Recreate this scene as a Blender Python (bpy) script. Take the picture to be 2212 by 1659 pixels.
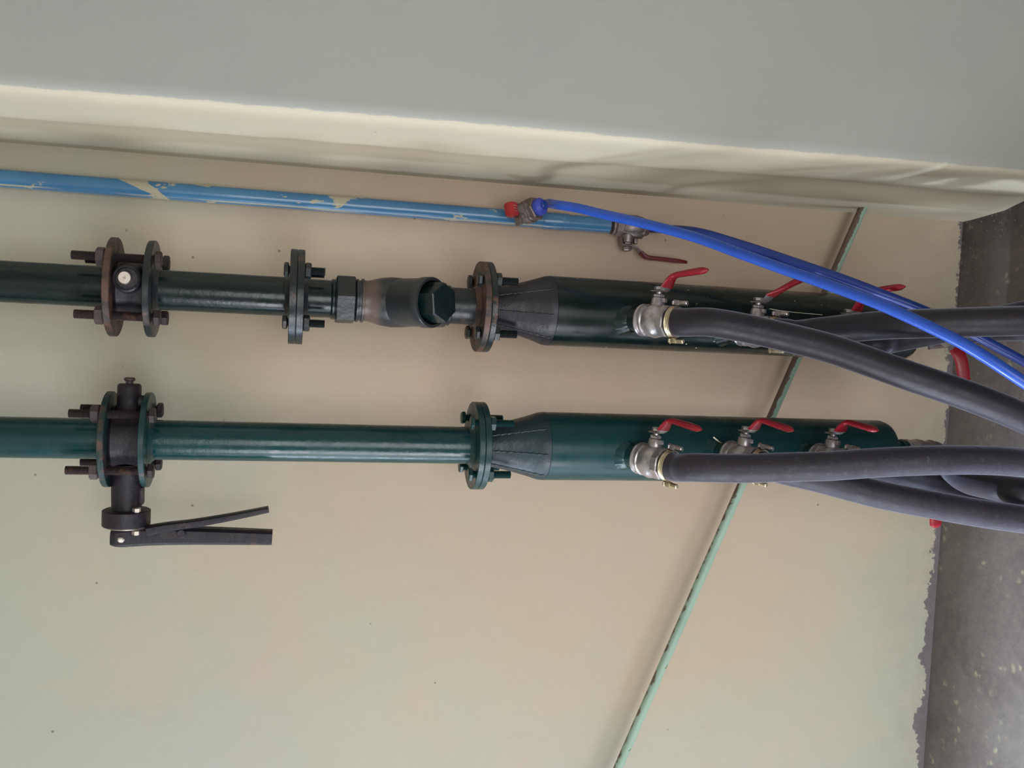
import bpy, bmesh, math, random
from mathutils import Vector, Matrix, noise
random.seed(7)
PI = math.pi
C = bpy.context.scene.collection
for o in list(bpy.data.objects): bpy.data.objects.remove(o)

# ------------------------------------------------------------------ camera
CAM_H = 1.59
FPX = 1980.0
R = Matrix(((0.04702124, 0.99741754, 0.05428853),
            (-0.23121989, 0.06374077, -0.97081125),
            (-0.97176456, 0.03309616, 0.23361994)))      # camera axes in the room (phone held on its side)
cam = bpy.data.cameras.new('camera')
cam_o = bpy.data.objects.new('camera', cam); C.objects.link(cam_o)
cam_o.matrix_world = Matrix.Translation((0, 0, CAM_H)) @ R.to_4x4()
cam.sensor_fit = 'HORIZONTAL'; cam.sensor_width = 36.0
cam.lens = FPX * 36.0 / 2212.0
cam.clip_start = 0.02; cam.clip_end = 60
bpy.context.scene.camera = cam_o

# ------------------------------------------------------------------ light
vs = bpy.context.scene.view_settings
vs.view_transform = 'Standard'; vs.look = 'None'; vs.exposure = 0.0; vs.gamma = 1.0; vs.use_curve_mapping = False
w = bpy.data.worlds.new('world'); bpy.context.scene.world = w; w.use_nodes = True
bg = w.node_tree.nodes['Background']
bg.inputs[0].default_value = (0.72, 0.86, 1.0, 1); bg.inputs[1].default_value = 1.2

def area(name, loc, target, sx, sy, power, col):
    l = bpy.data.lights.new(name, 'AREA'); l.shape = 'RECTANGLE'; l.size = sx; l.size_y = sy
    l.energy = power; l.color = col
    o = bpy.data.objects.new(name, l); C.objects.link(o); o.location = loc
    o.rotation_euler = (Vector(target) - Vector(loc)).to_track_quat('-Z', 'Y').to_euler()
    return o
# daylight in the doorway and windows of the room (all out of frame)
area('outside_daylight', (-6.30, 1.80, 1.45), (0, 1.80, 0.80), 0.36, 2.40, 115, (0.70, 0.83, 1.0))
area('high_sky_daylight', (-7.00, 2.02, 4.20), (-.9, 1.60, 0), 0.50, 1.20, 2300, (0.72, 0.84, 1.0))
area('doorway_daylight', (-3.22, 1.25, 1.00), (0, 1.25, 0.85), 0.95, 1.95, 12, (0.80, 0.89, 1.0))
area('side_opening_daylight', (-3.22, -0.35, 1.00), (0, .20, .80), 1.40, 1.90, 78, (0.96, 0.96, 1.0))
area('rear_opening_daylight', (-0.40, -2.72, 1.05), (-0.30, 0, .90), 2.00, 2.00, 54, (1.0, 0.965, 0.93))

# ------------------------------------------------------------------ measuring helpers (points in the room)
def ray(px, py): return R @ Vector(((px - 1106.0) / FPX, -(py - 829.5) / FPX, -1.0))
def P(px, py, Y):
    d = ray(px, py); return d * (Y / d.y) + Vector((0, 0, CAM_H))
def Pd(px, py, depth): return ray(px, py) * depth + Vector((0, 0, CAM_H))
YP = 1.77
X2 = 0.0500; X3 = -0.2232
def z2(px): return P(px, 607 + .055 * px, YP).z
def z3(px): return P(px, 946 + .016 * px, YP).z

# ------------------------------------------------------------------ object helpers
W = {}
def thing(name, label, cat, M=None, group=None):
    o = bpy.data.objects.new(name, None); o.empty_display_size = .05; C.objects.link(o)
    if M is None: M = Matrix.Identity(4)
    if isinstance(M, (tuple, Vector)): M = Matrix.Translation(M)
    o.matrix_world = M; W[o.name] = M.copy()
    o['label'] = label; o['category'] = cat
    if group: o['group'] = group
    return o
def tag(o, label, cat, group=None):
    o['label'] = label; o['category'] = cat
    if group: o['group'] = group
    return o
class MB:
    """collects shapes in room coordinates and links them as one mesh"""
    def __init__(s): s.bm = bmesh.new()
    def build(s, name, mat, parent=None, local=False, smooth=True, label=None, angle=35):
        me = bpy.data.meshes.new(name)
        bmesh.ops.recalc_face_normals(s.bm, faces=s.bm.faces)
        if parent is not None and not local: s.bm.transform(W[parent.name].inverted())
        s.bm.to_mesh(me); s.bm.free()
        me.materials.append(mat)
        if smooth:
            for p in me.polygons: p.use_smooth = True
            try: me.set_sharp_from_angle(angle=math.radians(angle))
            except Exception: pass
        o = bpy.data.objects.new(name, me); C.objects.link(o)
        if parent is not None: o.parent = parent; W[o.name] = W[parent.name]
        else: W[o.name] = Matrix.Identity(4)
        if label: o['label'] = label
        return o
    def rings(s, rs, cap=True, closed=False):
        bm = s.bm; V = [[bm.verts.new(p) for p in r] for r in rs]; n = len(V[0])
        m = len(V)
        for i in range(m if closed else m - 1):
            a = V[i]; b = V[(i + 1) % m]
            for j in range(n):
                k = (j + 1) % n
                try: bm.faces.new((a[j], a[k], b[k], b[j]))
                except ValueError: pass
        if cap and not closed:
            bm.faces.new(V[0][::-1]); bm.faces.new(V[-1])
        return s
    def rev(s, org, axis, prof, seg=40, cap=True, phase=0, squash=None):
        """prof: list of (distance along axis, radius)"""
        org = Vector(org); a = Vector(axis).normalized()
        u = a.orthogonal().normalized(); v = a.cross(u)
        if abs(a.z) > .95:
            u = Vector((1, 0, 0)); u = (u - a * u.dot(a)).normalized(); v = a.cross(u)
        rs = []
        for t, r in prof:
            r = max(r, 1e-5)
            ring = []
            for k in range(seg):
                th = 2 * PI * k / seg + phase
                rr = r * (squash(th, t) if squash else 1)
                ring.append(org + a * t + (u * math.cos(th) + v * math.sin(th)) * rr)
            rs.append(ring)
        return s.rings(rs, cap)
    def cyl(s, org, axis, L, r, seg=32, bev=.0012):
        b = min(bev, r * .3, L * .3)
        return s.rev(org, axis, [(0, r - b), (b, r), (L - b, r), (L, r - b)], seg)
    def hexa(s, org, axis, L, across, phase=0, n=6):
        r = across / 2 / math.cos(PI / n); b = min(.0018, L * .25)
        return s.rev(org, axis, [(0, r - b * 1.5), (b, r), (L - b, r), (L, r - b * 1.5)], n, phase=phase)
    def thread(s, org, axis, L, r, pitch=.0024, seg=20):
        prof = []; n = max(2, int(L / pitch))
        for i in range(n):
            prof += [(i * L / n, r * .80), ((i + .5) * L / n, r)]
        prof.append((L, r * .84))
        return s.rev(org, axis, prof, seg)
    def torus(s, org, axis, Rr, r, seg=48, n=10):
        org = Vector(org); a = Vector(axis).normalized(); u = a.orthogonal().normalized(); v = a.cross(u)
        rs = []
        for k in range(seg):
            th = 2 * PI * k / seg; d = u * math.cos(th) + v * math.sin(th)
            rs.append([org + d * (Rr + r * math.cos(2 * PI * j / n)) + a * r * math.sin(2 * PI * j / n) for j in range(n)])
        return s.rings(rs, closed=True)
    def box(s, M, sx, sy, sz, bev=0):
        r = bmesh.ops.create_cube(s.bm, size=1)
        vs_ = r['verts']
        for v in vs_: v.co = M @ Vector((v.co.x * sx, v.co.y * sy, v.co.z * sz))
        if bev:
            es = list({e for v in vs_ for e in v.link_edges})
            bmesh.ops.bevel(s.bm, geom=es, offset=bev, segments=2, affect='EDGES', profile=.6)
        return s
    def tube(s, pts, r, seg=20, cap=True, rf=None, fine=8, wob=0):
        pts = catmull([Vector(p) for p in pts], fine)
        T = []
        for i in range(len(pts)):
            a = pts[max(i - 1, 0)]; b = pts[min(i + 1, len(pts) - 1)]; T.append((b - a).normalized())
        u = T[0].orthogonal().normalized(); rs = []
        for i, p in enumerate(pts):
            u = (u - T[i] * u.dot(T[i])).normalized(); v = T[i].cross(u)
            rr = rf(i / (len(pts) - 1)) if rf else r
            ring = []
            for k in range(seg):
                th = 2 * PI * k / seg; d = u * math.cos(th) + v * math.sin(th)
                q = 1 + (wob * noise.noise(p * 18 + d * .6) if wob else 0)
                ring.append(p + d * rr * q)
            rs.append(ring)
        return s.rings(rs, cap)
    def sweep_flat(s, pts, wdir, width, thick, wf=None, tf=None, fine=6, nseg=12, power=3.0, fill=True):
        """flat bar with rounded section swept along pts; wdir is the width direction"""
        pts = catmull([Vector(p) for p in pts], fine); wd = Vector(wdir).normalized(); rs = []
        n = len(pts)
        for i, p in enumerate(pts):
            t = (pts[min(i + 1, n - 1)] - pts[max(i - 1, 0)]).normalized()
            ww = (wd - t * wd.dot(t)).normalized(); nn = t.cross(ww)
            f = i / (n - 1); w_ = width * (wf(f) if wf else 1) / 2; h_ = thick * (tf(f) if tf else 1) / 2
            ring = []
            for k in range(nseg):
                th = 2 * PI * (k + .5) / nseg; c_, s_ = math.cos(th), math.sin(th)
                q = (abs(c_) ** power + abs(s_) ** power) ** (-1 / power)
                ring.append(p + ww * w_ * c_ * q + nn * h_ * s_ * q)
            rs.append(ring)
        return s.rings(rs)
def catmull(pts, fine):
    if len(pts) == 2 or fine <= 1:
        return pts if fine <= 1 else [pts[0].lerp(pts[1], i / fine) for i in range(fine + 1)]
    out = []; n = len(pts)
    for i in range(n - 1):
        p0 = pts[i - 1] if i else pts[0] * 2 - pts[1]
        p1 = pts[i]; p2 = pts[i + 1]
        p3 = pts[i + 2] if i + 2 < n else pts[-1] * 2 - pts[-2]
        for j in range(fine):
            t = j / fine
            out.append(.5 * ((2 * p1) + (p2 - p0) * t + (2 * p0 - 5 * p1 + 4 * p2 - p3) * t * t + (3 * p1 - p0 - 3 * p2 + p3) * t ** 3))
    out.append(pts[-1]); return out
def kids(o): return [c for c in bpy.data.objects if c.parent == o]
def copy_tree(o, parent=None):
    c = o.copy(); C.objects.link(c)
    if parent is not None: c.parent = parent
    for ch in kids(o): copy_tree(ch, c)
    return c
def inst(o, parent, loc=(0, 0, 0), rot=None):
    """another copy of a part under its thing"""
    c = copy_tree(o, parent)
    M = Matrix.Translation(loc)
    if rot is not None: M = M @ rot
    c.matrix_local = M; return c

# ------------------------------------------------------------------ materials
def nodes(name):
    m = bpy.data.materials.new(name); m.use_nodes = True
    nt = m.node_tree; return m, nt, nt.nodes['Principled BSDF']
def N(nt, t, **kw):
    n = nt.nodes.new(t)
    for k, v in kw.items():
        if k.startswith('i_'): n.inputs[int(k[2:])].default_value = v
        else: setattr(n, k, v)
    return n
def coord(nt, geo=False):
    return N(nt, 'ShaderNodeNewGeometry').outputs['Position'] if geo else N(nt, 'ShaderNodeTexCoord').outputs['Object']
def noise_n(nt, co, scale, detail=4, rough=.55, stretch=None, off=None, dist=0):
    if stretch or off:
        mp = N(nt, 'ShaderNodeMapping')
        if stretch: mp.inputs['Scale'].default_value = stretch
        if off: mp.inputs['Location'].default_value = off
        nt.links.new(co, mp.inputs[0]); co = mp.outputs[0]
    n = N(nt, 'ShaderNodeTexNoise'); n.inputs['Scale'].default_value = scale
    n.inputs['Detail'].default_value = detail; n.inputs['Roughness'].default_value = rough
    n.inputs['Distortion'].default_value = dist
    nt.links.new(co, n.inputs['Vector']); return n.outputs['Fac']
def ramp(nt, fac, lo, hi, a=0.0, b=1.0):
    m = N(nt, 'ShaderNodeMapRange'); m.clamp = True
    m.inputs[1].default_value = lo; m.inputs[2].default_value = hi; m.inputs[3].default_value = a; m.inputs[4].default_value = b
    nt.links.new(fac, m.inputs[0]); return m.outputs[0]
def mixc(nt, fac, a, b):
    m = N(nt, 'ShaderNodeMix', data_type='RGBA')
    for s, v in ((0, fac), (6, a), (7, b)):
        if isinstance(v, (tuple, float, int)): m.inputs[s].default_value = (*v, 1) if isinstance(v, tuple) and len(v) == 3 else v
        else: nt.links.new(v, m.inputs[s])
    return m.outputs[2]
def math_n(nt, op, a, b=None):
    m = N(nt, 'ShaderNodeMath', operation=op)
    for i, v in ((0, a), (1, b)):
        if v is None: continue
        if isinstance(v, (float, int)): m.inputs[i].default_value = v
        else: nt.links.new(v, m.inputs[i])
    return m.outputs[0]
def bump(nt, bs, h, strength=.3, dist=.002):
    b = N(nt, 'ShaderNodeBump'); b.inputs['Strength'].default_value = strength; b.inputs['Distance'].default_value = dist
    nt.links.new(h, b.inputs['Height']); nt.links.new(b.outputs[0], bs.inputs['Normal'])
def xyz(nt, co):
    s = N(nt, 'ShaderNodeSeparateXYZ'); nt.links.new(co, s.inputs[0]); return s.outputs

def painted(name, base, base2, rough=.22, dust=.25, dustc=(.16, .15, .15), rust=0., spots=0., bumps=.12, coat=.5, spec=.5, band=None):
    m, nt, bs = nodes(name); co = coord(nt)
    c = mixc(nt, ramp(nt, noise_n(nt, co, 9, 3), .35, .7), base, base2)
    if dust: c = mixc(nt, ramp(nt, noise_n(nt, co, 30, 6, .7, stretch=(1, 1, .45)), .5, .85, 0, dust), c, dustc)
    if rust:
        k = ramp(nt, noise_n(nt, co, 26, 5, .65, off=(3, 1, 7)), .66 - rust * .3, .74 - rust * .22)
        c = mixc(nt, k, c, mixc(nt, noise_n(nt, co, 70, 3), (.13, .045, .02), (.10, .07, .06)))
    if spots:
        v = N(nt, 'ShaderNodeTexVoronoi'); v.inputs['Scale'].default_value = 55; nt.links.new(co, v.inputs['Vector'])
        k = math_n(nt, 'MULTIPLY', ramp(nt, v.outputs['Distance'], .09, .12, 1, 0), ramp(nt, noise_n(nt, co, 11, 2), .56, .6, 0, 1))
        c = mixc(nt, math_n(nt, 'MULTIPLY', k, spots), c, (.55, .52, .40))
    if band:        # a ring of settled dust
        x = xyz(nt, co); zz = math_n(nt, 'ADD', x[2], math_n(nt, 'MULTIPLY', noise_n(nt, co, 20, 4), .03))
        k = math_n(nt, 'MULTIPLY', ramp(nt, zz, band[0], band[0] + .016), ramp(nt, zz, band[1] - .004, band[1] + .003, 1, 0))
        c = mixc(nt, math_n(nt, 'MULTIPLY', k, .85), c, band[2])
    nt.links.new(c, bs.inputs['Base Color']); bs.inputs['Specular IOR Level'].default_value = spec
    nt.links.new(ramp(nt, noise_n(nt, co, 22, 5), .3, .75, rough, rough + .22), bs.inputs['Roughness'])
    bs.inputs['Coat Weight'].default_value = coat; bs.inputs['Coat Roughness'].default_value = .12
    bump(nt, bs, noise_n(nt, co, 55, 4, .6), bumps, .004)
    return m
def metal(name, col, rough, metallic=.9, var=.3, dirt=(.12, .10, .08), bumps=.1):
    m, nt, bs = nodes(name); co = coord(nt)
    c = mixc(nt, ramp(nt, noise_n(nt, co, 60, 5, .6), .45, .75, 0, var), col, dirt)
    nt.links.new(c, bs.inputs['Base Color']); bs.inputs['Metallic'].default_value = metallic
    nt.links.new(ramp(nt, noise_n(nt, co, 45, 3), .3, .7, rough, rough + .18), bs.inputs['Roughness'])
    bump(nt, bs, noise_n(nt, co, 120, 4), bumps, .002)
    return m
M_dark = painted('dark_green_paint', (.0030, .0120, .0125), (.0055, .0170, .0170), .16, .22, (.05, .055, .065), bumps=.14, coat=0, spec=.45)
M_darkv = painted('dark_green_paint_speckled', (.0020, .0095, .0090), (.0028, .0120, .0110), .15, .08, (.05, .05, .06), spots=1, bumps=.06, coat=0, spec=.42)
M_teal = painted('teal_green_paint', (.0022, .0400, .0430), (.0032, .0500, .0520), .17, .2, (.06, .10, .115), bumps=.14, coat=0, spec=.5)
M_tealv = painted('teal_green_paint_smooth', (.0022, .0420, .0450), (.0032, .0500, .0530), .24, .08, (.06, .09, .10), bumps=.05, coat=0, spec=.45)
M_dcone = painted('dusty_dark_paint', (.017, .016, .024), (.010, .011, .017), .34, .35, (.055, .05, .065), bumps=.35, coat=0)
M_tcone = painted('dusty_teal_paint', (.010, .034, .042), (.018, .028, .038), .32, .35, (.06, .08, .095), bumps=.35, coat=0)
M_rusty = painted('rusty_painted_steel', (.020, .023, .024), (.040, .030, .026), .42, .4, (.085, .062, .055), rust=.75, bumps=.4, coat=0)
M_fldark = painted('dark_flange_paint', (.009, .016, .019), (.017, .021, .024), .26, .35, (.055, .045, .045), rust=.22, bumps=.25, coat=0)
M_flteal = painted('teal_flange_paint', (.004, .038, .040), (.009, .045, .047), .26, .3, (.06, .075, .078), rust=.12, bumps=.2, coat=0)
M_flteal2 = painted('teal_flange_paint_rusting', (.005, .034, .036), (.014, .034, .034), .30, .35, (.06, .055, .05), rust=.45, bumps=.3, coat=0)
M_iron = painted('black_cast_iron', (.016, .012, .021), (.011, .009, .015), .42, .35, (.06, .036, .032), rust=.20, bumps=.5, coat=0)
M_strain = painted('dusty_cast_iron', (.018, .026, .031), (.034, .034, .038), .28, .3, (.075, .065, .06), rust=.0, bumps=.3, coat=0, band=(.085, .125, (.135, .095, .080)))
M_stud = painted('rusty_studding', (.036, .021, .021), (.022, .017, .021), .5, .4, (.10, .07, .06), rust=.3, bumps=.3, coat=0)
M_nut = painted('oxidised_nut', (.085, .060, .062), (.052, .038, .044), .45, .4, (.2, .14, .12), rust=.3, bumps=.3, coat=0)
M_steel = metal('bright_steel', (.62, .56, .50), .32)
M_nickel = metal('nickel_plated_brass', (.56, .52, .54), .24, .85, .6, (.16, .15, .13), .35)
M_dull = metal('dull_brass', (.30, .25, .24), .38, .8, .5, (.10, .075, .06), .4)
M_clamp = metal('zinc_hose_clamp', (.66, .58, .40), .26, .9, .25, (.25, .18, .08), .1)
def plastic(name, a, b, rough=.3, sc=30, bmp=.05, wear=0, wearc=(.05, .02, .02), sheen=0, spec=.5):
    m, nt, bs = nodes(name); co = coord(nt); bs.inputs['Specular IOR Level'].default_value = spec
    bs.inputs['Sheen Weight'].default_value = sheen; bs.inputs['Sheen Roughness'].default_value = .34; bs.inputs['Sheen Tint'].default_value = (.72, .78, 1, 1)
    c = mixc(nt, ramp(nt, noise_n(nt, co, sc, 4), .35, .7), a, b)
    if wear: c = mixc(nt, ramp(nt, noise_n(nt, co, 75, 5, .7, off=(5, 2, 1)), .60, .70, 0, wear), c, wearc)
    nt.links.new(c, bs.inputs['Base Color'])
    nt.links.new(ramp(nt, noise_n(nt, co, 40, 3), .3, .7, rough, rough + .15), bs.inputs['Roughness'])
    bump(nt, bs, noise_n(nt, co, 90, 3), bmp, .002); return m
M_red = plastic('red_vinyl_grip', (.33, .010, .022), (.26, .009, .020), .22, wear=.6, wearc=(.12, .03, .04))
M_redd = plastic('worn_dark_red_grip', (.17, .008, .012), (.10, .006, .010), .3, wear=.8, wearc=(.015, .012, .012))
M_grip = plastic('bright_red_cap', (.50, .03, .04), (.42, .02, .03), .3)
M_rubber = plastic('grey_rubber_hose', (.018, .014, .021), (.025, .020, .028), .40, 14, .35, wear=.5, wearc=(.040, .037, .05), sheen=.8, spec=.4)
M_rubber2 = plastic('dusty_rubber_hose', (.036, .030, .040), (.026, .021, .030), .44, 14, .5, wear=.8, wearc=(.080, .074, .095), sheen=1.0, spec=.4)
M_bhose = plastic('blue_plastic_tube', (.024, .088, .48), (.024, .090, .49), .22, 8, 0)
M_bhose2 = plastic('dark_blue_plastic_tube', (.014, .040, .25), (.014, .042, .26), .26, 8, 0)
M_bfit = plastic('blue_plastic_nut', (.06, .10, .62), (.08, .12, .66), .35)
M_gasket = plastic('gasket_black', (.012, .012, .014), (.02, .018, .018), .6)

# ------------------------------------------------------------------ the room
D = 1.955
def plaster(name, a, b, c3, bm_s=.25, cast_and_base_dirt=False, specks=True, front=None):
    m, nt, bs = nodes(name); co = coord(nt, True); x = xyz(nt, co)
    c = mixc(nt, ramp(nt, noise_n(nt, co, 1.7, 3, .5), .38, .64), a, b)
    if cast_and_base_dirt:   # camera colour cast painted in: warm middle behind the pipework, greenish further out
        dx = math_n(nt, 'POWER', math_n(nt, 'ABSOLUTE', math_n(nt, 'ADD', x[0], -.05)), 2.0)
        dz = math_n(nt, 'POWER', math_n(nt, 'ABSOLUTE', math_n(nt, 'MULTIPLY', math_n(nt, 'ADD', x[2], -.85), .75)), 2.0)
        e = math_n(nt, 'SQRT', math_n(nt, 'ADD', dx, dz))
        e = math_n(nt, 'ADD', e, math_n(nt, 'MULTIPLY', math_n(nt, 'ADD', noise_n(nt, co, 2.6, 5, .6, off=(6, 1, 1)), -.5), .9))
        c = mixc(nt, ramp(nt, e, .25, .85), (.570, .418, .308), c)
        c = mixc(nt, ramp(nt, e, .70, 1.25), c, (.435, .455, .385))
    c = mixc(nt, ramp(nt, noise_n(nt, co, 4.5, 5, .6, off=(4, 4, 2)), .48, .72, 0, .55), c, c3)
    c = mixc(nt, ramp(nt, noise_n(nt, co, 14, 6, .7, stretch=(1.6, 1, .6), off=(1, 7, 3)), .58, .80, 0, .22), c, tuple(k * .62 for k in b))
    if specks:
        v = N(nt, 'ShaderNodeTexVoronoi'); v.inputs['Scale'].default_value = 17; nt.links.new(co, v.inputs['Vector'])
        k = math_n(nt, 'MULTIPLY', ramp(nt, v.outputs['Distance'], .035, .055, 1, 0), ramp(nt, noise_n(nt, co, 6, 2, off=(9, 0, 0)), .55, .58))
        c = mixc(nt, math_n(nt, 'MULTIPLY', k, .75), c, (.10, .075, .06))
    if front:       # the face toward the room is coloured greyer, ending raggedly at the arris
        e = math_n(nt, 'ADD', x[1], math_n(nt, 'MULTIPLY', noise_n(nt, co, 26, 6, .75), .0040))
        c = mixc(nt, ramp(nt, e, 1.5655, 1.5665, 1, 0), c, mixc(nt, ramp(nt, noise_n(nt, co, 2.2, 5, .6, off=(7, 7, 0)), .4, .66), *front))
    if cast_and_base_dirt:   # bare cement where the paint stops, just above the floor
        edge = math_n(nt, 'ADD', math_n(nt, 'MULTIPLY', noise_n(nt, co, 8, 7, .75, off=(2, 0, 5)), .125), -.052)
        edge = math_n(nt, 'ADD', edge, math_n(nt, 'MULTIPLY', x[0], -.016))
        k = ramp(nt, math_n(nt, 'SUBTRACT', x[2], edge), -.0012, .0012, 1, 0)
        g = ramp(nt, x[2], .02, .22, .42, 0)
        g = math_n(nt, 'MULTIPLY', g, ramp(nt, noise_n(nt, co, 22, 6, .75), .35, .75))
        c = mixc(nt, g, c, (.26, .25, .20))
        c = mixc(nt, k, c, mixc(nt, noise_n(nt, co, 60, 5), (.10, .085, .10), (.19, .16, .18)))
    c = mixc(nt, ramp(nt, noise_n(nt, co, 260, 3, .7), .35, .7, 0, .16), c, tuple(k * .72 for k in b))
    nt.links.new(c, bs.inputs['Base Color']); bs.inputs['Roughness'].default_value = .62
    h = math_n(nt, 'ADD', noise_n(nt, co, 5, 4, .5), math_n(nt, 'MULTIPLY', noise_n(nt, co, 60, 6, .6), .14))
    bump(nt, bs, h, bm_s, .012)
    return m
M_wall = plaster('beige_painted_plaster', (.525, .445, .322), (.500, .468, .345), (.550, .430, .335), cast_and_base_dirt=True)
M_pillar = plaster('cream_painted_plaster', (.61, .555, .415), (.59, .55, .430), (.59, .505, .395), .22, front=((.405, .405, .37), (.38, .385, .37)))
M_plain = plaster('room_plaster', (.50, .47, .38), (.48, .46, .38), (.46, .42, .36), .1, specks=False)

def floor_mat():
    m, nt, bs = nodes('stained_cement_floor'); co = coord(nt, True); x = xyz(nt, co)
    c = mixc(nt, ramp(nt, noise_n(nt, co, 5, 6, .65), .35, .68), (.118, .098, .094), (.170, .150, .142))
    c = mixc(nt, ramp(nt, noise_n(nt, co, 40, 6, .7), .45, .75, 0, .6), c, (.20, .17, .14))
    dv = N(nt, 'ShaderNodeVectorMath', operation='SCALE'); nz = N(nt, 'ShaderNodeTexNoise'); nz.inputs['Scale'].default_value = 35; nz.inputs['Detail'].default_value = 4
    nt.links.new(co, nz.inputs['Vector']); nt.links.new(nz.outputs['Color'], dv.inputs[0]); dv.inputs['Scale'].default_value = .035
    av = N(nt, 'ShaderNodeVectorMath', operation='ADD'); nt.links.new(co, av.inputs[0]); nt.links.new(dv.outputs[0], av.inputs[1])
    v = N(nt, 'ShaderNodeTexVoronoi'); v.inputs['Scale'].default_value = 36; nt.links.new(av.outputs[0], v.inputs['Vector'])
    k = math_n(nt, 'MULTIPLY', ramp(nt, v.outputs['Distance'], .16, .34, 1, 0), ramp(nt, noise_n(nt, co, 9, 3, off=(3, 3, 0)), .50, .60))
    c = mixc(nt, math_n(nt, 'MULTIPLY', k, .7), c, (.36, .34, .22))
    # crumbs and dirt gathered by the foot of the pillar
    dx = ramp(nt, x[0], .0, .30); dy = ramp(nt, x[1], 1.80, 1.93)
    dd = math_n(nt, 'MAXIMUM', math_n(nt, 'MULTIPLY', dx, dy), ramp(nt, x[0], .235, .32))
    dd = math_n(nt, 'MULTIPLY', dd, ramp(nt, noise_n(nt, co, 24, 6, .75), .25, .55))
    c = mixc(nt, math_n(nt, 'MULTIPLY', dd, .85), c, (.052, .040, .044))
    v2 = N(nt, 'ShaderNodeTexVoronoi'); v2.inputs['Scale'].default_value = 110; nt.links.new(co, v2.inputs['Vector'])
    kk = math_n(nt, 'MULTIPLY', ramp(nt, v2.outputs['Distance'], .16, .24, 1, 0), math_n(nt, 'MULTIPLY', dd, ramp(nt, noise_n(nt, co, 30, 2), .44, .52)))
    c = mixc(nt, math_n(nt, 'MULTIPLY', kk, .8), c, (.42, .38, .33))
    nt.links.new(c, bs.inputs['Base Color'])
    nt.links.new(ramp(nt, noise_n(nt, co, 16, 6, .7), .3, .7, .26, .48), bs.inputs['Roughness'])
    bump(nt, bs, noise_n(nt, co, 30, 7, .7), .35, .004)
    return m
M_floor = floor_mat()

def struct(o): o['kind'] = 'structure'; return o
def wbox(name, x0, x1, y0, y1, z0, z1, mat):
    b = MB(); b.box(Matrix.Translation(((x0 + x1) / 2, (y0 + y1) / 2, (z0 + z1) / 2)), x1 - x0, y1 - y0, z1 - z0)
    return struct(b.build(name, mat, smooth=False))
XL, XR, YB, ZC = -3.20, 2.40, -2.70, 2.90
wbox('floor', XL - .2, XR + .2, YB - .2, D + .2, -.15, 0, M_floor)
wbox('ceiling', XL - .2, XR + .2, YB - .2, D + .2, ZC, ZC + .12, M_plain)
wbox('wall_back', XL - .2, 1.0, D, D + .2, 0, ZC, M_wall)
def wall_with_holes(name, axis, pos, thick, a0, a1, holes, mat):
    """wall in the plane axis=pos, openings (a0,a1,z0,z1) left out"""
    b = MB(); cuts = sorted({a0, a1, *[h[0] for h in holes], *[h[1] for h in holes]})
    for i in range(len(cuts) - 1):
        c0, c1 = cuts[i], cuts[i + 1]; spans = [(0, ZC)]
        for h in holes:
            if h[0] <= c0 and h[1] >= c1: spans = [(0, h[2]), (h[3], ZC)]
        for s0, s1 in spans:
            if s1 - s0 < .001: continue
            if axis == 'x': b.box(Matrix.Translation((pos, (c0 + c1) / 2, (s0 + s1) / 2)), thick, c1 - c0, s1 - s0)
            else: b.box(Matrix.Translation(((c0 + c1) / 2, pos, (s0 + s1) / 2)), c1 - c0, thick, s1 - s0)
    return struct(b.build(name, mat, smooth=False))
wall_with_holes('wall_left', 'x', XL - .1, .2, YB, D, [(.75, 1.84, 0, 2.12), (-1.10, .40, 0, 2.12)], M_plain)
wall_with_holes('wall_front', 'y', YB - .1, .2, XL, XR, [(-1.45, .65, 0, 2.15)], M_plain)
wbox('wall_right_far', XR, XR + .2, YB, 1.56, 0, ZC, M_plain).name = 'wall_right'

# the wall return that steps forward on the right, with soft hand-plastered arrises
def pillar():
    top = [(.320, 1.965), (.3205, 1.93), (.322, 1.88), (.324, 1.82), (.3275, 1.775), (.3295, 1.752), (.3275, 1.738), (.3235, 1.724), (.3215, 1.712), (.3225, 1.700),
           (.3255, 1.67), (.328, 1.63), (.3300, 1.595), (.3325, 1.575), (.338, 1.5655), (.347, 1.5615), (.36, 1.560)]
    bot = [(.327, 1.965), (.3285, 1.93), (.3330, 1.88), (.3400, 1.82), (.3510, 1.775), (.3580, 1.750), (.3585, 1.738), (.3560, 1.724), (.3540, 1.712), (.3545, 1.700),
           (.3590, 1.67), (.3625, 1.63), (.3660, 1.595), (.3685, 1.575), (.374, 1.5655), (.383, 1.5615), (.396, 1.560)]
    nz = 150; rs = []
    for i in range(nz + 1):
        z = 2.9 * i / nz; t = min(z / 2.1, 1.25)
        s = max(0, 1 - z / .25) ** 2
        ring = []
        for j, (a, b) in enumerate(zip(bot, top)):
            xx = a[0] + (b[0] - a[0]) * t; yy = a[1]
            wv = .0030 * noise.noise(Vector((j * .11, z * 3.0, 1.3))) + .0012 * noise.noise(Vector((j * .5, z * 14, 5)))
            if 3 < j: xx += wv
            if 2 < j < 14:
                xx += .0040 * noise.noise(Vector((yy * 9, z * 2.2, 8))) * (1 if j < 11 else .4)
            if 11 < j < 16: xx += .0010 * noise.noise(Vector((1, z * 40, 2)))
            ring.append(Vector((xx, yy, z)))
        ring += [Vector((XR + .2, 1.56, z)), Vector((XR + .2, 1.965, z))]
        rs.append(ring)
    b = MB(); b.rings(rs)
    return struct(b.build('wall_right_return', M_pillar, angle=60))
pillar().name = 'wall_right_return'

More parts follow.
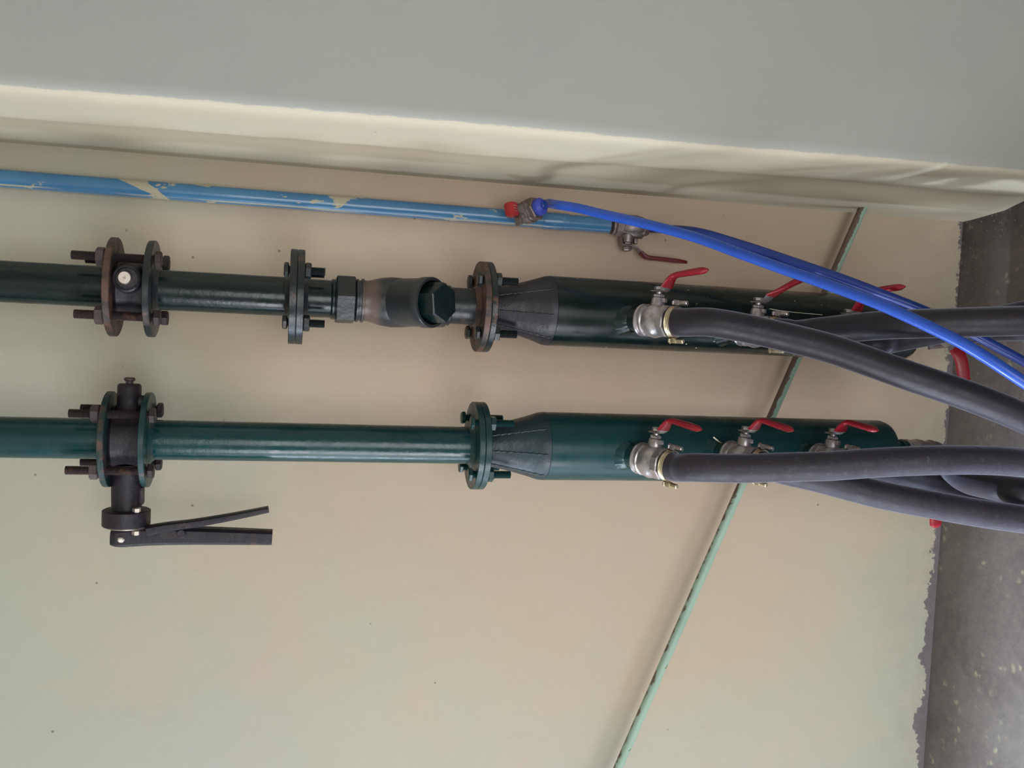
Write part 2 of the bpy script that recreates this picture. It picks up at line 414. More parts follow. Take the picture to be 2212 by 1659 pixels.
# ------------------------------------------------------------------ bolted pipework
def vcyl(b, X, za, zb, r, seg=48, bev=.0015, Y=YP):
    return b.cyl((X, Y, zb), (0, 0, 1), za - zb, r, seg, bev)
def flange_mesh(parent, X, za, zb, r, mat, collar=None, name='flange', label=None):
    b = MB(); t = za - zb
    sq = lambda th, tt: 1 + .006 * math.sin(3 * th + X * 30)
    prof = [(0, .036), (0, r - .001), (.001, r), (t - .001, r), (t, r - .001), (t, .036)]
    b.rev((X, YP, zb), (0, 0, 1), prof, 72, squash=sq)
    if collar:     # weld fillet against the pipe
        for side in collar:
            if side > 0: b.rev((X, YP, za), (0, 0, 1), [(0, .046), (.003, .0405), (.008, .0368)], 48, squash=lambda th, tt: 1 + .012 * math.sin(17 * th))
            else: b.rev((X, YP, zb), (0, 0, -1), [(0, .046), (.003, .0405), (.008, .0368)], 48, squash=lambda th, tt: 1 + .012 * math.sin(15 * th))
    return b.build(name, mat, parent, label=label)

def bolt_set(parent, X, bcr, zhead, znut, zend, mat_b, mat_n, angles, head_t=.009, nut_t=.012, across=.022, rr=.0068, jitter=0):
    """bolts through a flange pair: the head sits below or above, the thread runs through the nut"""
    s = 1 if zend > zhead else -1
    for i, a in enumerate(angles):
        x = X + bcr * math.cos(a); y = YP + bcr * math.sin(a)
        je = random.uniform(-jitter, jitter)
        b = MB(); b.hexa((x, y, zhead), (0, 0, s), head_t, across, phase=random.random())
        b.thread((x, y, zhead + s * head_t * .9), (0, 0, s), abs(zend - zhead) + je - head_t * .9, rr)
        o = b.build('bolt', mat_b, parent, angle=25)
        n = MB(); n.hexa((x, y, znut), (0, 0, s), nut_t, across + .002, phase=random.random())
        n.build('nut', mat_n, o, angle=25)
Q = [PI * (.25 + .5 * k) for k in range(4)]
RF2, RF3, RPI = .0885, .0865, .0365
BC2, BC3 = .0715, .0705

# --- dark line
t = thing('flanged_pipe', 'dark green flanged pipe entering from above on the middle line', 'pipe', (X2, YP, z2(255)))
b = MB(); vcyl(b, X2, 2.62, z2(255), .0365); b.build('pipe', M_dark, t)
flange_mesh(t, X2, z2(240), z2(255), RF2, M_rusty, (1,), label='rusty flange with flaking paint')

def wafer_valve(X, zt, zb, zc, label, lever):
    t = thing('butterfly_valve', label, 'valve', (X, YP, zc))
    b = MB(); L = zt - zb
    b.rev((X, YP, zb), (0, 0, 1), [(0, .050), (.004, .0525), (L * .2, .0515), (L * .5, .0500), (L * .8, .0515), (L - .004, .0525), (L, .050)], 56)
    b.build('body', M_iron, t)
    return t
bv2 = wafer_valve(X2, z2(255) - .0005, z2(322) + .0005, z2(288), 'black butterfly valve with round shaft end facing out, on the dark line', False)
zc = P(276, 602, 1.715).z; xc = P(276, 602, 1.71).x
b = MB(); b.rev((xc, 1.735, zc), (0, -1, 0), [(0, .030), (.012, .026), (.027, .0245), (.034, .0235), (.036, .021), (.034, .0185), (.030, .018)], 40)
b.build('shaft_boss', M_iron, bv2)
b = MB(); b.rev((xc + .001, 1.712, zc + .002), (0, -1, 0), [(0, .0115), (.016, .0115), (.0185, .010), (.0185, .0022), (.0170, .001)], 32)
b.build('shaft_end', M_steel, bv2, label='bright round steel shaft end')
bolt_set(bv2, X2, BC2, z2(357), z2(238.5), z2(166), M_stud, M_nut, [PI * .25, PI * .75, PI * 1.25, PI * 1.75], head_t=.012, nut_t=.015, across=.0265, rr=.0083, jitter=.008)

t = thing('flanged_pipe', 'short dark green pipe between butterfly valve and check fitting', 'pipe', (X2, YP, z2(641)))
b = MB(); vcyl(b, X2, z2(322), z2(641) + .001, .0365); b.build('pipe', M_dark, t)
flange_mesh(t, X2, z2(322), z2(337), RF2 - .0015, M_fldark, (-1,))
flange_mesh(t, X2, z2(625), z2(640.6), RF2, M_fldark, (1,))

# Y-shaped strainer on the dark line
t = thing('strainer', 'dusty Y-shaped strainer with hexagonal plug on its slanted branch', 'strainer', (X2, YP, z2(905)))
flange_mesh(t, X2, z2(640.9), z2(656), RF2, M_fldark, (-1,))
bolt_set(t, X2, BC2 - .004, z2(612), z2(656), z2(701), M_fldark, M_fldark, Q, across=.024, rr=.0078, jitter=.002)
b = MB(); vcyl(b, X2, z2(655), z2(730), .0355)
b.rev((X2, YP, z2(728)), (0, 0, 1), [(0, .0395), (.003, .0395), (.005, .0378), (.009, .0385), (.012, .036)], 40)
b.build('inlet_nipple', M_dark, t)
b = MB(); b.hexa((X2, YP, z2(766)), (0, 0, 1), z2(725) - z2(766), .083, phase=PI / 6 + .12, n=6); b.build('hex_nut', M_fldark, t)
zA = z2(766); zB = z2(962); Ls = zA - zB
b = MB()
b.rev((X2, YP, zB), (0, 0, 1), [(0, .036), (.001, .0425), (.004, .0435), (.016, .0435), (.020, .042), (Ls * .22, .0425), (Ls * .35, .0445), (Ls * .50, .0475), (Ls * .60, .0480), (Ls * .72, .0455), (Ls * .82, .0405),
      (Ls * .86, .0385), (Ls * .90, .0390), (Ls * .905, .0415), (Ls * .93, .0415), (Ls * .935, .0385), (Ls * .96, .0385), (Ls * .965, .0410), (Ls * .985, .0410), (Ls, .037)], 56)
ax = Vector((.02, -1, -.88)).normalized(); o0 = Vector((X2 + .000, YP - .002, P(848, 640, YP).z - .002))
Lb = .098
b.rev(o0, ax, [(0, .040), (.030, .0455), (Lb - .024, .0455), (Lb - .020, .0475), (Lb - .002, .0475), (Lb, .0465), (Lb, .0415), (Lb - .016, .0405)], 56)
b.build('body', M_strain, t)
b = MB(); b.rev(o0 + ax * (Lb - .022), ax, [(0, .040), (.008, .040)], 48)
b.hexa(o0 + ax * (Lb - .015), ax, .044, .065, phase=.25); b.build('hex_plug', M_dark, t, label='dark hexagonal plug in the branch mouth')
b = MB(); vcyl(b, X2, z2(958), z2(1033), .0355); b.rev((X2, YP, z2(972)), (0, 0, 1), [(0, .037), (.002, .0395), (.006, .039), (.010, .0405), (.013, .038)], 40, squash=lambda th, tt: 1 + .02 * math.sin(9 * th))
b.build('outlet_nipple', M_fldark, t)
flange_mesh(t, X2, z2(1030), z2(1043), RF2, M_rusty, (1,), label='rusty brown flange')

# --- manifolds
def manifold(X, xf, label, ztop_fl, zbot_fl, zc0, zc1, zend, mat_c, mat_v, mat_f, RF, drift, rv=.0695):
    t = thing('manifold', label, 'manifold', (X, YP, zend))
    flange_mesh(t, X, ztop_fl, zbot_fl, RF, mat_f)
    # cone reducer with four hammered facets
    b = MB(); Lc = zbot_fl - zc1; n = 22; rs = []
    for i in range(n + 1):
        f = i / n; z = zbot_fl - Lc * f
        s = f * f * (3 - 2 * f); s = .12 * f + .88 * min(1, (f * 1.10)) ** 1.05 if f < .93 else 1
        r = .0385 + (rv - .0385) * min(1, f * 1.08)
        if f > .88: r = rv - (1 - f) / .12 * (rv - (.0385 + (rv - .0385) * .95)) * .6
        q = math.sin(PI * min(f * 1.05, 1)) * .055
        ring = []
        for k in range(64):
            th = 2 * PI * k / 64
            rr = r * (1 - q * (.5 + .5 * math.cos(4 * th + .5)))
            ring.append(Vector((X + drift * f * .2 + rr * math.cos(th), YP + rr * math.sin(th), z)))
        rs.append(ring)
    b.rings(rs); b.build('cone_reducer', mat_c, t)
    # weld beads down the cone and round its foot
    for th0 in (-PI * .78, -PI * .30, -PI * .55 + .02):
        pts = []
        for i in range(26):
            f = .04 + .90 * i / 25; z = zbot_fl - Lc * f; r = (.0385 + (rv - .0385) * min(1, f * 1.08)) * (1 - math.sin(PI * min(f * 1.05, 1)) * .055 * (.5 + .5 * math.cos(4 * th0 + .5)))
            th = th0 + .012 * math.sin(i * 2.1); pts.append((X + drift * f * .2 + r * math.cos(th), YP + r * math.sin(th), z))
        b = MB(); b.tube(pts, .0018, 8, rf=lambda f: .0017 + .0003 * math.sin(f * 60), fine=3); b.build('weld_bead', mat_c, t)
    b = MB(); Lv = zc1 - zend
    b.rev((X + drift * .2, YP, zc1), (drift * .2, 0, -1), [(0, rv - .001), (.001, rv), (Lv - .022, rv), (Lv - .010, rv - .004), (Lv - .003, rv - .013), (Lv, rv - .028), (Lv, .005)], 72)
    b.build('vessel', mat_v, t)
    return t
m2 = manifold(X2, 0, 'dark green cylindrical manifold vessel on the middle line', z2(1043.5), z2(1056), 0, z2(1185), z2(1958), M_dcone, M_darkv, M_fldark, RF2, 0.0)
bolt_set(m2, X2, BC2, z2(1018), z2(1056), z2(1105), M_fldark, M_fldark, Q, across=.024, rr=.0080, jitter=.002)

# --- teal line
t = thing('flanged_pipe', 'teal green flanged pipe entering from above on the outer line', 'pipe', (X3, YP, z3(243)))
b = MB(); vcyl(b, X3, 2.62, z3(243), .0365); b.build('pipe', M_teal, t)
flange_mesh(t, X3, z3(229), z3(243), RF3, M_flteal2, (1,))
bv3 = wafer_valve(X3, z3(243) - .0005, z3(313) + .0005, z3(280), 'black butterfly valve with squeeze lever, on the teal line', True)
zc = z3(277)
b = MB(); b.rev((X3 + .045, YP, zc), (1, 0, 0), [(0, .026), (.012, .024), (.018, .0205), (.052, .0205), (.056, .018)], 40)
b.rev((X3 + .070, YP - .006, zc - .018), (0, 0, -1), [(0, .012), (.010, .011)], 20); b.build('upper_boss', M_iron, bv3)
b = MB(); b.cyl((X3 + .100, YP, zc), (1, 0, 0), .007, .0065, 20); b.cyl((X3 + .106, YP, zc), (1, 0, 0), .0065, .0098, 20, .002)
b.build('boss_bolt', M_nut, bv3)
b = MB(); b.rev((X3 - .045, YP, zc), (-1, 0, 0), [(0, .030), (.012, .0275), (.045, .027), (.060, .0265), (.087, .0255)], 44)
b.box(Matrix.Translation((X3 - .102, YP - .004, zc - .026)), .032, .020, .008, .003); b.build('neck', M_iron, bv3)
b = MB(); b.rev((X3 - .128, YP, zc), (-1, 0, 0), [(0, .038), (.002, .0415), (.028, .0415), (.030, .040)], 56); b.build('disc_plate', M_iron, bv3)
b = MB(); b.rev((X3 - .158, YP, zc - .002), (-1, 0, 0), [(0, .037), (.0022, .037)], 48)
tooth = []
for k in range(9):
    a = -.5 + k * .125
    b.box(Matrix.Translation((X3 - .1590, YP - .012 + .036 * math.sin(a) * .6, zc - .040 - .004 * math.cos(a))), .0022, .0028, .012)
b.build('notch_plate', M_steel, bv3)
for dx, dy, dz in ((-.1185, -.031, -.022), (-.1600, -.030, -.022)):
    b = MB(); b.hexa((X3 + dx, YP + dy, zc + dz), (-1, 0, 0), .0095, .0125)
    b.build('plate_screw', M_steel, bv3)
# squeeze lever: fixed arm along the pipe direction and a trigger opening inwards
xa = P(410, 1155, 1.765).x
def lv(px, py, Y=1.765): return P(px, py, Y)
b = MB(); b.sweep_flat([lv(240, 1160), lv(262, 1160), lv(330, 1156), lv(400, 1156), lv(500, 1158), lv(588, 1160)], (0, 1, 0), .034, .027,
    wf=lambda f: 1 if f > .12 else .75 + 2 * f, tf=lambda f: 1.0 + 1.3 * min(.23, f) - .55 * max(0, f - .45), nseg=16, power=4)
la = b.build('lever_arm', M_iron, bv3)
b = MB(); b.sweep_flat([lv(318, 1146, 1.75), lv(360, 1138, 1.75), lv(420, 1130, 1.75), lv(500, 1116, 1.75), lv(580, 1100, 1.75)], (0, 1, 0), .026, .012,
    tf=lambda f: 1.5 - .6 * f, nseg=16, power=4); b.build('trigger', M_iron, bv3)
b = MB(); c = lv(392, 1152, 1.748); b.cyl(c, (0, -1, 0), .006, .008, 20); b.build('pivot_pin', M_iron, la)
b = MB(); c = lv(262, 1164, 1.752); b.hexa(c, (-.5, -1, 0), .006, .012); b.build('end_screw', M_steel, la, label='pale metal end screw')
bolt_set(bv3, X3, BC3, z3(343), z3(227), z3(163), M_stud, M_nut, [PI * .25, PI * .75, PI * 1.25, PI * 1.75], head_t=.011, nut_t=.015, across=.0255, rr=.0080, jitter=.008)

t = thing('flanged_pipe', 'long teal green pipe between butterfly valve and manifold on the outer line', 'pipe', (X3, YP, z3(1031)))
b = MB(); vcyl(b, X3, z3(313), z3(1031) + .001, .0365); b.build('pipe', M_teal, t)
flange_mesh(t, X3, z3(313), z3(326), RF3, M_flteal, (-1,))
flange_mesh(t, X3, z3(1018), z3(1030.5), RF3, M_flteal, (1,), label='flange with dusty brown upper face')
m3 = manifold(X3, 0, 'teal green cylindrical manifold vessel on the outer line', z3(1031), z3(1044), 0, z3(1172), z3(1912), M_tcone, M_tealv, M_flteal, RF3, 0.008, .0685)
bolt_set(m3, X3, BC3, z3(1003), z3(1044), z3(1094), M_flteal, M_flteal, Q, across=.023, rr=.0078, jitter=.002)

# ------------------------------------------------------------------ ball valves
def frame(o, axis, stem):
    a = Vector(axis).normalized(); s = Vector(stem); s = (s - a * s.dot(a)).normalized(); y = a.cross(s)
    M = Matrix((s, y, a)).transposed().to_4x4(); M.translation = Vector(o); return M
def ball_valve(label, M, k=1.0, mb=None, grip_mat=None, group=None, L=.078, lever=None, clamp=True):
    """local frame: Z along the flow, X along the stem"""
    mb = mb or M_nickel; grip_mat = grip_mat or M_red
    t = thing('ball_valve', label, 'valve', M, group)
    b = MB(); Z = (0, 0, 1)
    b.rev((0, 0, 0), Z, [(0, .024 * k), (0, .0335 * k), (.003 * k, .0345 * k), (.006 * k, .0335 * k), (.007 * k, .031 * k), (.012 * k, .0325 * k), (.0135 * k, .0345 * k), (.017 * k, .0345 * k), (.019 * k, .032 * k),
          (.026 * k, .0345 * k), (.036 * k, .0365 * k), (.046 * k, .0345 * k), (.053 * k, .031 * k), (.056 * k, .031 * k)], 48)
    b.hexa((0, 0, .055 * k), Z, .017 * k, .064 * k, n=8, phase=PI / 8)
    b.build('body', mb, t, local=True)
    b = MB(); b.rev((.030 * k, 0, .036 * k), (1, 0, 0), [(0, .0165 * k), (.008 * k, .0150 * k), (.016 * k, .0135 * k), (.018 * k, .0125 * k)], 24)
    b.box(Matrix.Translation((.043 * k, 0, .050 * k)), .009 * k, .009 * k, .012 * k, .001)
    b.hexa((.048 * k, 0, .036 * k), (1, 0, 0), .008 * k, .022 * k); b.cyl((.055 * k, 0, .036 * k), (1, 0, 0), .010 * k, .0065 * k, 16)
    b.hexa((.0635 * k, 0, .036 * k), (1, 0, 0), .0085 * k, .019 * k, phase=.3)
    b.build('stem', mb, t, local=True)
    if lever == 'straight':
        pts = [(.0615 * k, 0, .024 * k), (.0615 * k, 0, .044 * k), (.066 * k, 0, .054 * k), (.080 * k, 0, .068 * k)]
        g = [(.077 * k, 0, .065 * k), (.088 * k, 0, .085 * k), (.105 * k, 0, .116 * k), (.120 * k, 0, .148 * k)]
    elif lever == 'level':
        pts = [(.0615 * k, 0, .024 * k), (.0615 * k, 0, .045 * k), (.066 * k, 0, .052 * k), (.073 * k, 0, .056 * k)]
        g = [(.070 * k, 0, .054 * k), (.085 * k, 0, .062 * k), (.092 * k, 0, .072 * k), (.091 * k, 0, .095 * k), (.087 * k, 0, .150 * k)]
    elif lever == 'tall':
        pts = [(.0615 * k, 0, .024 * k), (.0615 * k, 0, .045 * k), (.066 * k, 0, .052 * k), (.073 * k, 0, .056 * k)]
        g = [(.070 * k, 0, .054 * k), (.094 * k, 0, .064 * k), (.108 * k, 0, .076 * k), (.117 * k, 0, .098 * k), (.128 * k, 0, .158 * k)]
    else:
        pts = [(.0615 * k, 0, .024 * k), (.0615 * k, 0, .045 * k), (.066 * k, 0, .052 * k), (.073 * k, 0, .056 * k)]
        g = [(.070 * k, 0, .054 * k), (.088 * k, 0, .063 * k), (.096 * k, 0, .074 * k), (.100 * k, 0, .095 * k), (.108 * k, 0, .150 * k)]
    b = MB(); b.sweep_flat(pts, (0, 1, 0), .026 * k, .0030 * k, wf=lambda f: 1.0 + .35 * f, power=5)
    h = b.build('lever', mb, t, local=True)
    b = MB(); b.sweep_flat(g, (0, 1, 0), .024 * k, .0105 * k, wf=lambda f: (1.70 - .92 * min(1, f * 2.1)) * (1 if f < .93 else math.sqrt(max(.08, 1 - ((f - .93) / .07) ** 2))),
                           tf=lambda f: (.70 + .70 * f) * (1 if f < .93 else math.sqrt(max(.08, 1 - ((f - .93) / .07) ** 2))), nseg=18, power=2.6)
    b.build('grip', grip_mat, h, local=True)
    b = MB(); b.rev((0, 0, .071 * k), Z, [(0, .022 * k), (.002 * k, .0235 * k), (.020 * k, .0235 * k), (.028 * k, .0225 * k)], 32)
    b.build('hose_tail', mb, t, local=True)
    return t
def clamp_at(parent_label, M, r, k=1.0):
    """worm-drive clamp round a hose end; local Z along the hose"""
    t = thing('hose_clamp', parent_label, 'clamp', M, None)
    b = MB(); b.rev((0, 0, 0), (0, 0, 1), [(0, r + .0008), (0, r + .0028), (.0016, r + .0034), (.0030, r + .0022), (.0050, r + .0034), (.0070, r + .0022), (.0095, r + .0034), (.0110, r + .0028), (.0110, r + .0008)], 56, cap=False)
    b.build('band', M_clamp, t, local=True)
    for s in (1, -1):
        b = MB(); b.box(Matrix.Translation((s * (r + .009), 0, .010)), .010, .012, .010, .0015)
        b.cyl((s * (r + .009), 0, .000), (0, 0, 1), .030, .0048, 14); b.hexa((s * (r + .009), 0, -.003), (0, 0, 1), .005, .011)
        b.build('clamp_screw', M_clamp if s < 0 else M_nickel, t, local=True)
    return t

AX = Vector((0, -.855, -.52)).normalized()
RH = .0268
def socket(parent, X, base, axis, mat, r=.0235, L=.034, back=.03):
    b = MB(); a = Vector(axis).normalized()
    b.rev(Vector(base) - a * back, a, [(0, r), (L + back - .002, r), (L + back, r - .002)], 32)
    b.rev(Vector(base) - a * .004, a, [(-.014, r + .012), (-.004, r + .0075), (.004, r + .0040), (.008, r + .0005)], 64, squash=lambda th, tt: 1 + .018 * math.sin(13 * th) + .012 * math.sin(5 * th + 1))
    return b.build('outlet_socket', mat, parent)
sets = [
 # px,py of the socket foot, px,py of the valve outlet
 ('m2', (1366, 690), (1436, 694), None, 'red-handled ball valve at the top of the dark manifold'),
 ('m2', (1578, 712), (1650, 716), 'straight', 'ball valve with straight outward-slanting red handle, midway down the dark manifold'),
 ('m2', (1772, 733), (1839, 740), 'tall', 'red-handled ball valve behind the blue tube, lowest on the dark manifold side'),
 ('m3', (1362, 984), (1424, 1000), 'level', 'red-handled ball valve at the top of the teal manifold'),
 ('m3', (1552, 978), (1616, 996), 'level', 'red-handled ball valve midway down the teal manifold'),
 ('m3', (1745, 984), (1802, 998), 'level', 'red-handled ball valve lowest on the teal manifold side'),
]
outlets = []
for who, a, o_, lev, lab in sets:
    par, X = (m2, X2) if who == 'm2' else (m3, X3)
    base = P(a[0], a[1], 1.706); out = P(o_[0], o_[1], 1.640)
    ax = (out - base).normalized()
    socket(par, X, base, ax, M_dark if who == 'm2' else M_teal, L=.028)
    org = base + ax * .024
    Mx = frame(org, ax, (1, .10, .0))
    kk = .92
    ball_valve(lab, Mx, kk, lever=lev)
    outlets.append((org, ax, kk))

# ------------------------------------------------------------------ hoses
def hose_from(idx, pts, r, mat, label, cl_label, group=None, fine=8, wob=.0):
    org, ax, kk = outlets[idx]
    s0 = org + ax * .074 * kk
    first = s0 + ax * .030
    pl = [s0, first] + pts
    b = MB(); b.tube(pl, r, 28, fine=fine, wob=wob)
    o = b.build('rubber_hose', mat); tag(o, label, 'hose')
    clamp_at(cl_label, frame(s0 + ax * .003, ax, (1, .1, 0)), r)
    return o
hose_from(0, [Pd(1530, 696, 1.700), Pd(1600, 707, 1.69), Pd(1700, 729, 1.68), Pd(1800, 755, 1.665), Pd(1950, 807, 1.64), Pd(2105, 860, 1.62), Pd(2212, 903, 1.62), Pd(2330, 955, 1.64), Pd(2500, 1040, 1.70)], RH, M_rubber,
          'grey rubber hose crossing in front, from top valve of dark manifold', 'zinc hose clamp on the top valve of the dark manifold')
hose_from(1, [Pd(1720, 722, 1.76), Pd(1769, 716, 1.76), Pd(1899, 703, 1.70), Pd(2028, 698, 1.66), Pd(2212, 693, 1.64), Pd(2350, 690, 1.66), Pd(2500, 690, 1.75)], RH, M_rubber,
          'grey rubber hose running nearly straight down behind the blue tube', 'zinc hose clamp on the middle valve of the dark manifold')
hose_from(2, [Pd(1925, 734, 1.84), Pd(2010, 718, 1.84), Pd(2100, 700, 1.84), Pd(2212, 678, 1.86), Pd(2330, 650, 1.90)], RH, M_rubber,
          'grey rubber hose mostly hidden behind straight hose, from lowest valve of dark manifold', 'zinc hose clamp on the lowest valve of the dark manifold')
hose_from(3, [Pd(1500, 1010, 1.70), Pd(1600, 1012, 1.68), Pd(1700, 1009, 1.67), Pd(1800, 1006, 1.66), Pd(1899, 999, 1.66), Pd(2028, 994, 1.66), Pd(2120, 994, 1.68), Pd(2212, 1000, 1.70), Pd(2330, 1015, 1.75), Pd(2480, 1040, 1.82)], RH, M_rubber2,
          'dusty grey rubber hose crossing in front, from top valve of teal manifold', 'zinc hose clamp on the top valve of the teal manifold')
hose_from(4, [Pd(1700, 1018, 1.735), Pd(1769, 1034, 1.73), Pd(1899, 1068, 1.73), Pd(2028, 1093, 1.735), Pd(2120, 1109, 1.74), Pd(2212, 1122, 1.75), Pd(2350, 1140, 1.80)], RH, M_rubber2,
          'dusty grey rubber hose lowest in the photo, from middle valve of teal manifold', 'zinc hose clamp on the middle valve of the teal manifold')
hose_from(5, [Pd(1870, 1010, 1.83), Pd(1930, 1026, 1.88), Pd(1990, 1042, 1.95), Pd(2060, 1062, 1.99), Pd(2140, 1085, 1.99), Pd(2230, 1105, 1.95), Pd(2300, 1115, 1.88), Pd(2400, 1120, 1.80)], RH, M_rubber,
          'grey rubber hose glimpsed between two others, from lowest valve of teal manifold', 'zinc hose clamp on the lowest valve of the teal manifold')

# outlets at the foot of both manifolds, their handles turned across
def foot_valve(par, X, zend, mat, lab, k, px_grip, hose_pts, hlab, clab, mat_h):
    axd = Vector((0, -.05, -1)).normalized()
    base = Vector((X, YP, zend))
    b = MB(); b.rev(base + Vector((0, 0, .02)), axd, [(0, .027), (.052, .027), (.052, .030), (.058, .032), (.066, .030), (.067, .026)], 32); b.build('outlet_socket', mat, par)
    org = base + axd * .046
    t = thing('ball_valve', lab, 'valve', frame(org, axd, (0, -1, 0)))
    b = MB(); b.rev((0, 0, 0), (0, 0, 1), [(0, .024), (0, .031), (.006, .032), (.010, .029), (.020, .031), (.030, .033), (.042, .031), (.048, .028), (.056, .028)], 40)
    b.hexa((0, 0, .054), (0, 0, 1), .016, .058, n=8); b.build('body', M_nickel, t, local=True)
    b = MB(); b.rev((.026, 0, .030), (1, 0, 0), [(0, .015), (.016, .013)], 24); b.hexa((.040, 0, .030), (1, 0, 0), .008, .020); b.cyl((.046, 0, .030), (1, 0, 0), .012, .006, 16); b.build('stem', M_nickel, t, local=True)
    return t, org, axd
tv2, o2, a2 = foot_valve(m2, X2, z2(1958), M_dark, 'ball valve with broad red handle hanging from foot of dark manifold', 1, None, None, '', '', None)
# wide handle turned to the left: a bare root then the red grip
def hpart(t, pts_metal, pts_grip, wd, width, gw, thick, gm=M_red):
    b = MB(); b.sweep_flat(pts_metal, wd, width, .003, power=5); h = b.build('lever', M_nickel, t)
    b = MB(); b.sweep_flat(pts_grip, wd, gw, thick, nseg=18, power=3.2, wf=lambda f: 1 if f < .92 else math.sqrt(max(.1, 1 - ((f - .92) / .08) ** 2)),
                           tf=lambda f: 1 if f < .92 else math.sqrt(max(.1, 1 - ((f - .92) / .08) ** 2))); b.build('grip', gm, h)
hpart(tv2, [P(2040, 706, 1.712), P(2040, 735, 1.712), P(2052, 748, 1.700)], [P(2062, 752, 1.695), P(2074, 772, 1.688), P(2080, 800, 1.685), P(2082, 845, 1.685), P(2083, 880, 1.685)], (0, .25, 1), .026, .027, .009)
b = MB(); b.sweep_flat([P(2006, 751, 1.735), P(2030, 748, 1.735), P(2056, 745, 1.735)], (1, 0, 0), .009, .006, power=5); b.build('stop_plate', M_nickel, tv2)
tv3, o3, a3 = foot_valve(m3, X3, z3(1912), M_teal, 'ball valve at foot of teal manifold, red grip tip showing below hoses', 1, None, None, '', '', None)
hpart(tv3, [P(2020, 985, 1.715), P(2020, 1030, 1.712), P(2020, 1060, 1.705)], [P(2020, 1045, 1.705), P(2020, 1080, 1.700), P(2021, 1110, 1.700), P(2021, 1140, 1.700)], (0, .1, 1), .024, .0265, .009)
# hose from the foot of the teal manifold
s0 = o3 + a3 * .060
b = MB(); b.tube([s0, s0 + a3 * .02, Pd(2078, 1032, 1.90), Pd(2140, 1051, 1.81), Pd(2212, 1062, 1.755), Pd(2330, 1070, 1.73), Pd(2450, 1080, 1.74)], RH - .0005, 28)
h7 = b.build('rubber_hose', M_rubber); tag(h7, 'grey rubber hose from foot of teal manifold, bending toward viewer at frame edge', 'hose')
b = MB()
s2_ = o2 + a2 * .060
b.tube([s2_, s2_ + a2 * .025, s2_ + Vector((.005, -.02, -.052)), s2_ + Vector((.010, -.07, -.072)), s2_ + Vector((.012, -.16, -.076))], RH - .001, 24)
h8 = b.build('rubber_hose', M_rubber); tag(h8, 'dark rubber hose end from foot of dark manifold, mostly hidden', 'hose')

# ------------------------------------------------------------------ light blue pipe with its two taps
YB_ = 1.930; XB = .2485
def blue_mat():
    m, nt, bs = nodes('chipped_light_blue_paint'); co = coord(nt, True); x = xyz(nt, co)
    c = mixc(nt, ramp(nt, noise_n(nt, co, 8, 4), .35, .7), (.075, .245, .46), (.055, .185, .38))
    k = ramp(nt, noise_n(nt, co, 26, 5, .6, stretch=(1, 1, .38), off=(3.3, 0, 0)), .605, .62)
    # smear of wall plaster slanting across the pipe
    zz = P(318, 405, 1.915).z
    d = math_n(nt, 'ABSOLUTE', math_n(nt, 'SUBTRACT', math_n(nt, 'ADD', x[2], math_n(nt, 'MULTIPLY', math_n(nt, 'SUBTRACT', x[0], XB), -1.9)), zz))
    wd = math_n(nt, 'ADD', ramp(nt, x[0], XB - .017, XB + .015, .002, .020), math_n(nt, 'MULTIPLY', noise_n(nt, co, 60, 4), .014))
    k2 = ramp(nt, math_n(nt, 'SUBTRACT', d, wd), -.002, 0, 1, 0)
    k = math_n(nt, 'MAXIMUM', math_n(nt, 'MULTIPLY', k, ramp(nt, x[2], 1.0, 1.3, .0, 1)), k2)
    # thin cream brush line near the room side edge
    l1 = math_n(nt, 'ABSOLUTE', math_n(nt, 'SUBTRACT', x[0], math_n(nt, 'ADD', math_n(nt, 'MULTIPLY', noise_n(nt, co, 5, 2), .010), XB - .0185)))
    k = math_n(nt, 'MAXIMUM', k, math_n(nt, 'MULTIPLY', ramp(nt, l1, .0008, .0016, 1, 0), ramp(nt, noise_n(nt, co, 3, 1, off=(0, 0, 4)), .46, .52)))
    c = mixc(nt, k, c, (.50, .46, .33))
    s = ramp(nt, noise_n(nt, co, 55, 5, .7, stretch=(1, 1, .5), off=(0, 6, 0)), .67, .70)
    c = mixc(nt, math_n(nt, 'MULTIPLY', s, .85), c, (.035, .055, .09))
    nt.links.new(c, bs.inputs['Base Color'])
    nt.links.new(ramp(nt, k, 0, 1, .26, .6), bs.inputs['Roughness']); bs.inputs['Coat Weight'].default_value = .3
    bump(nt, bs, math_n(nt, 'ADD', noise_n(nt, co, 40, 4), math_n(nt, 'MULTIPLY', k, .3)), .15, .004)
    return m
t = thing('water_pipe', 'light blue water pipe with chipped paint beside the corner', 'pipe', (XB, YB_, P(1318, 487, YB_).z))
b = MB(); b.tube([(XB, YB_, 2.62), (XB, YB_, 2.1), (XB + .0005, YB_, 1.4), (XB, YB_, P(1230, 480, YB_).z), (XB, YB_, P(1316, 487, YB_).z)], .0168, 36, wob=.01); b.build('pipe', blue_mat(), t)
b = MB(); zt = P(1228, 478, YB_).z
b.rev((XB, YB_, zt), (0, 0, 1), [(0, .0168), (.001, .0182), (.055, .0185), (.060, .0170)], 36)
b.build('coupling', bpy.data.materials['chipped_light_blue_paint'], t)
b = MB(); zt = P(1316, 487, YB_).z
b.thread((XB, YB_, zt + .004), (0, 0, -1), .020, .0150, seg=24); b.build('threaded_end', M_dull, t)

